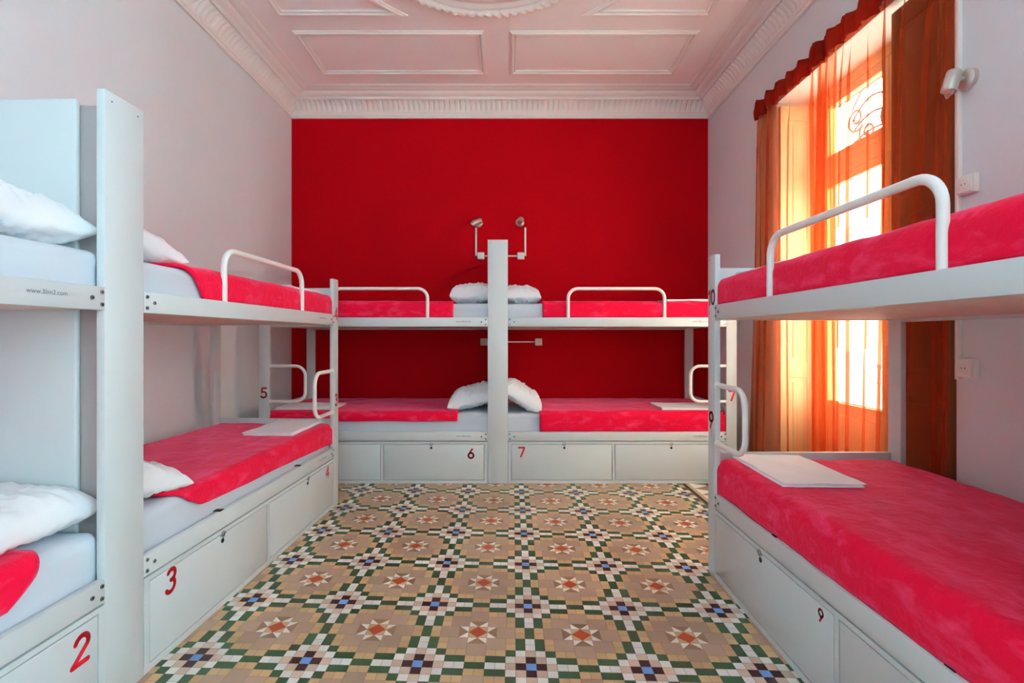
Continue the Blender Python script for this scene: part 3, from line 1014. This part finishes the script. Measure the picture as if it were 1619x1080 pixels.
def shutter_leaf(label, P0, direction, width, thick, name='window_shutter', panels=((.12, .95), (1.07, 1.95), (2.07, 3.02)), wood='shutter'):
    """folding wooden shutter leaf standing at P0, running along direction (unit xy), raised panels on both faces"""
    ang = math.atan2(direction[1], direction[0])
    root = empty(name, (P0[0], P0[1], 0), ang)
    tag(root, label, 'shutter', 'panelled window shutters')
    t = thick / 2
    mb = MB(); mb.box(0, width, -t * .55, t * .55, .03, 3.14)
    st = .07
    for (a, b) in ((0, st), (width - st, width)): mb.box(a, b, -t, t, .03, 3.14, .003)
    zs = [.03] + [z for p in panels for z in p] + [3.14]
    for a, b in zip(zs[::2], zs[1::2]): mb.box(st, width - st, -t, t, a, b, .003)
    mb.build('frame', M[wood], root)
    for z0, z1 in panels:
        MB().box(st + .03, width - st - .03, -t * .92, t * .92, z0 + .035, z1 - .035, .009, 2).build('panel', M[wood], root)
shutter_leaf('cream panelled shutter folded back on the far side of the window, bright behind the curtain', (XR + .01, WY1 - .025), (1, 0), .285, .034)
shutter_leaf('cream panelled shutter with its shade painted in brown, closed over the near side of the window', (XR + .045, WY0 + .012), (0, 1), .442, .036, wood='shaded_shutter')

def curtain(label, ya_t, yb_t, ya_b, yb_b, x0, seed, bumps, folds, name='curtain'):
    """ya = far edge, yb = near edge, top and bottom"""
    rn = random.Random(seed)
    root = empty(name, (x0, (ya_t + yb_t) / 2, 0)); tag(root, label, 'curtain', 'orange sheer curtains')
    yc = (ya_t + yb_t) / 2
    nu, nv = 460, 34
    zt, zb = 3.19, .02
    ph = [rn.uniform(0, 6.28) for _ in range(4)]
    def xoff(w_, k):
        x = 0
        for (c, wd, h, *dr) in bumps:
            cc = c + (dr[0] * k if dr else 0) + .012 * math.sin(k * 3 + c * 20)
            x += .48 * h * math.exp(-((w_ - cc) / (wd * (1 + .5 * (1 - k)))) ** 2) * (.65 + .5 * k)
        x += .004 * math.sin(w_ * 40 + ph[0]) + .006 * math.sin(w_ * 13 + ph[1] + k * .8)
        return x
    W_ = abs(ya_t - yb_t)
    def pleats(w_, k):
        # folds that double back on themselves, three layers of cloth deep
        dx = dy = 0
        for (c, sg, h, *dr) in folds:
            cc = c + (dr[0] * k if dr else 0) + .006 * math.sin(k * 4 + c * 30)
            sg2 = sg * (1.1 - .25 * math.cos(k * 5 + c * 40))
            t = (w_ - cc) / sg2
            if abs(t) > 4: continue
            e = math.exp(-t * t / 2)
            dy += 2.3 * sg2 * t * e * W_
            dx += h * e * (1 + .5 * t)
        return dx, dy
    def fn(i, j):
        w_ = i / (nu - 1); k = j / (nv - 1)            # k: 0 top, 1 bottom
        ya = ya_t + (ya_b - ya_t) * k; yb_ = yb_t + (yb_b - yb_t) * k
        y = ya + (yb_ - ya) * w_
        top = max(0, 1 - k / .10)
        px, py = pleats(w_, k); fl = min(1, .25 + k / .12)
        y += py * fl
        pleat = .010 * math.sin(w_ * 2 * PI * abs(ya_t - yb_t) / .085) * top
        y += .014 * math.sin(k * 5 + w_ * 9 + ph[2]) * k
        return (-(xoff(w_, k) * (1 - top * .6)) - px * fl + pleat, y - yc, zt + (zb - zt) * k)
    mb = MB(); mb.grid(fn, nu, nv)
    mb.build('drape', M['sheer'], root, recalc=False)
    # gathered heading threaded on the rod
    n = int(abs(ya_t - yb_t) / .006)
    mb = MB()
    def fh(i, j):
        w_ = i / (n - 1); y = ya_t + (yb_t - ya_t) * w_
        s = abs(ya_t - yb_t) * w_
        a = .026 * math.sin(s * 2 * PI / .155 + ph[3]) + .010 * math.sin(s * 2 * PI / .061)
        q = j / 6
        z = 3.150 + .142 * q + .012 * math.sin(s * 2 * PI / .155 + ph[3] + 1.2) * (q - .3) + .006 * math.sin(s * 31)
        puff = .014 * math.sin(PI * q)
        return (-.030 - a * .7 - puff, y - yc, z)
    mb.grid(fh, n, 7)
    h = mb.build('heading', M['heading'], root, recalc=False)
    md = h.modifiers.new('thick', 'SOLIDIFY'); md.thickness = .004
XCUR = 2.160
curtain('orange sheer curtain on the far half of the window, dark where it overlaps the wall', 4.37, 3.33, 4.49, 3.27, XCUR, 3,
        [(.25, .03, .05), (.44, .03, .05), (.62, .03, .04)],
        [(.022, .012, .02), (.055, .012, .022), (.088, .012, .02), (.118, .010, .018), (.215, .010, .016), (.50, .013, .02), (.80, .022, .026), (.90, .022, .026, -.02), (.97, .008, .015)])
curtain('orange sheer curtain on the near half of the window, falling before the dark shutter', 3.49, 2.405, 3.53, 2.47, XCUR - .02, 5,
        [(.06, .03, .04), (.40, .03, .03), (.70, .03, .03)],
        [(.05, .012, .018), (.125, .016, .022), (.20, .009, .015, .02), (.255, .007, .014), (.33, .013, .02), (.46, .008, .014, .02), (.60, .011, .018), (.735, .010, .016, -.03), (.90, .022, .026, -.17), (.945, .012, .020, -.02), (.978, .008, .016)])
rod = MB().cyl((XCUR + .008, 2.34, 3.235), (XCUR + .008, 4.44, 3.235), .006, 12)
for y in (2.36, 4.42): rod.cyl((XCUR + .008, y, 3.235), (XR, y, 3.235), .006, 8)
tag(rod.build('curtain_rod', M['steel']), 'thin metal curtain rod hidden in the gathered curtain heading', 'curtain rod')

# ---- balcony ironwork and the house across the street
def scroll(c, r, turns, s, y_, n=34, a0=0.0):
    out = []
    for i in range(n + 1):
        t = i / n
        a = a0 + s * 2 * PI * turns * t
        rr = r * (1 - .82 * t)
        out.append((0, y_ + c[0] + rr * math.cos(a), c[1] + rr * math.sin(a)))
    return out
root = empty('transom_grille', (2.62, 3.245, 0)); tag(root, 'wrought iron scroll grille outside the upper window panes', 'grille')
for s in (-1, 1):
    mb = MB()
    for (cy, cz, r, tr, d, a) in ((.20, 2.84, .13, 1.6, 1, 2.0), (.42, 2.78, .09, 1.5, -1, 1.0), (.54, 2.92, .10, 1.4, 1, 4.0), (.10, 3.0, .08, 1.4, -1, .5)):
        mb.tube(scroll((s * cy, cz), r, tr, d * s, 0, a0=a if s > 0 else PI - a), .009, 6)
    for k in range(4):
        mb.tube([(0, s * (.03 + .55 * t), 2.66 + (.12 + .10 * k) * math.sin(t * 2.2 + .2) + .02 * k) for t in [i / 16 for i in range(17)]], .008, 6)
    mb.build('scroll_work', M['iron'], root)
mb = MB(); mb.box(-.01, .01, -.75, .75, 2.63, 2.65); mb.box(-.01, .01, -.75, .75, 3.10, 3.12); mb.box(-.01, .01, -.012, .012, 2.65, 3.10)
mb.build('grille_frame', M['iron'], root)

struct(MB().box(XO, XO + .75, 2.0, 4.5, -.22, -.04), 'trim_14', M['stone'], 'stone balcony slab outside the window')
root = empty('balcony_railing', (XO + .68, 3.25, 0)); tag(root, 'wrought iron balcony railing seen through the curtain', 'railing')
mb = MB(); mb.box(-.02, .02, -1.25, 1.25, 1.0, 1.03); mb.box(-.012, .012, -1.25, 1.25, .86, .875); mb.box(-.012, .012, -1.25, 1.25, .06, .08)
mb.build('rails', M['iron'], root)
for i in range(11):
    y = -1.2 + .24 * i
    MB().cyl((0, y, -.04), (0, y, 1.0), .008, 8).build('baluster', M['iron'], root)
for i in range(10):
    y = -1.08 + .24 * i
    mb = MB(); mb.tube(scroll((.0, .64), .09, 1.5, 1, y, a0=1.6), .006, 6); mb.tube(scroll((.0, .40), .09, 1.5, -1, y, a0=-1.6), .006, 6)
    mb.build('scroll', M['iron'], root)

def house(label, yc, y0, y1, top, m):
    root = empty('apartment_building', (11.0, yc, -8)); tag(root, label, 'building', 'houses across the street')
    MB().box(0, 3, y0 - yc, y1 - yc, 0, top + 8).build('facade_wall', m, root)
    n = int((y1 - y0) / 3.2)
    for k in range(n):
        y = y0 - yc + 1.6 + k * 3.2
        for fz in (6.4, 10.4):
            wn = MB().box(-.02, .05, y - .6, y + .6, fz, fz + 2.4).build('window', M['facade_dark'], root)
            MB().box(-.08, .02, y - .75, y - .6, fz - .1, fz + 2.5).build('window_surround', M['facade'], wn)
            MB().box(-.08, .02, y + .6, y + .75, fz - .1, fz + 2.5).build('window_surround', M['facade'], wn)
            MB().box(-.35, .02, y - .9, y + .9, fz - .22, fz - .1).build('balcony_ledge', M['facade'], wn)
house('house front across the street, greyed to dim its light, seen through the curtained window', 18.0, 8.0, 28.0, 7.2, M['dimmed_facade'])
house('white sunlit house front across the street, opposite the nearer window', -2.0, -14.0, 7.9, 7.5, M['facade'])

# ------------------------------------------------------------------ light: sky through the windows, sun on the house opposite
wd = bpy.data.worlds.new('sky'); SC.world = wd
wd.use_nodes = True
nt = wd.node_tree
bg = nt.nodes['Background']
bg.inputs['Color'].default_value = (0.60, 0.88, 1.02, 1)
bg.inputs['Strength'].default_value = 22.0

def portal(name, loc, rot, sx, sy):
    l = bpy.data.lights.new(name, 'AREA'); l.shape = 'RECTANGLE'; l.size = sx; l.size_y = sy
    l.cycles.is_portal = True
    o = bpy.data.objects.new(name, l); COL.objects.link(o)
    o.location = loc; o.rotation_euler = rot
portal('sky_portal', (XO + .02, (WY0 + WY1) / 2, WZ / 2), (0, PI / 2, 0), WZ, WY1 - WY0)
portal('sky_portal', (XO + .02, (VY0 + VY1) / 2, WZ / 2), (0, PI / 2, 0), WZ, VY1 - VY0)
portal('sky_portal', (0, YF - .27, 2.3), (PI / 2, 0, 0), 0.6, 1.2)
sun = bpy.data.lights.new('sun', 'SUN'); sun.energy = 110; sun.angle = math.radians(.6); sun.color = (.68, .90, 1)
so = bpy.data.objects.new('sun', sun); COL.objects.link(so)
so.rotation_euler = Vector((1, .05, -1.1)).to_track_quat('-Z', 'Y').to_euler()

# ------------------------------------------------------------------ camera
cam = bpy.data.cameras.new('camera')
cam.sensor_width = 36.0
cam.sensor_fit = 'HORIZONTAL'
cam.lens = 793.0 / 1619.0 * 36.0
cam.shift_x = (809.5 - 805.0) / 1619.0
cam.shift_y = -(540.0 - 533.0) / 1619.0
cam.clip_start = .02
co = bpy.data.objects.new('camera', cam); COL.objects.link(co)
co.location = (0, 0, 1.275)
co.rotation_euler = (PI / 2, 0, 0)
SC.camera = co

SC.view_settings.view_transform = 'Standard'
SC.view_settings.look = 'None'
SC.view_settings.exposure = 0.36
SC.view_settings.gamma = 1.0
SC.view_settings.use_curve_mapping = False
SC.cycles.max_bounces = 14
SC.cycles.diffuse_bounces = 8
SC.cycles.transparent_max_bounces = 16
SC.cycles.sample_clamp_indirect = 8
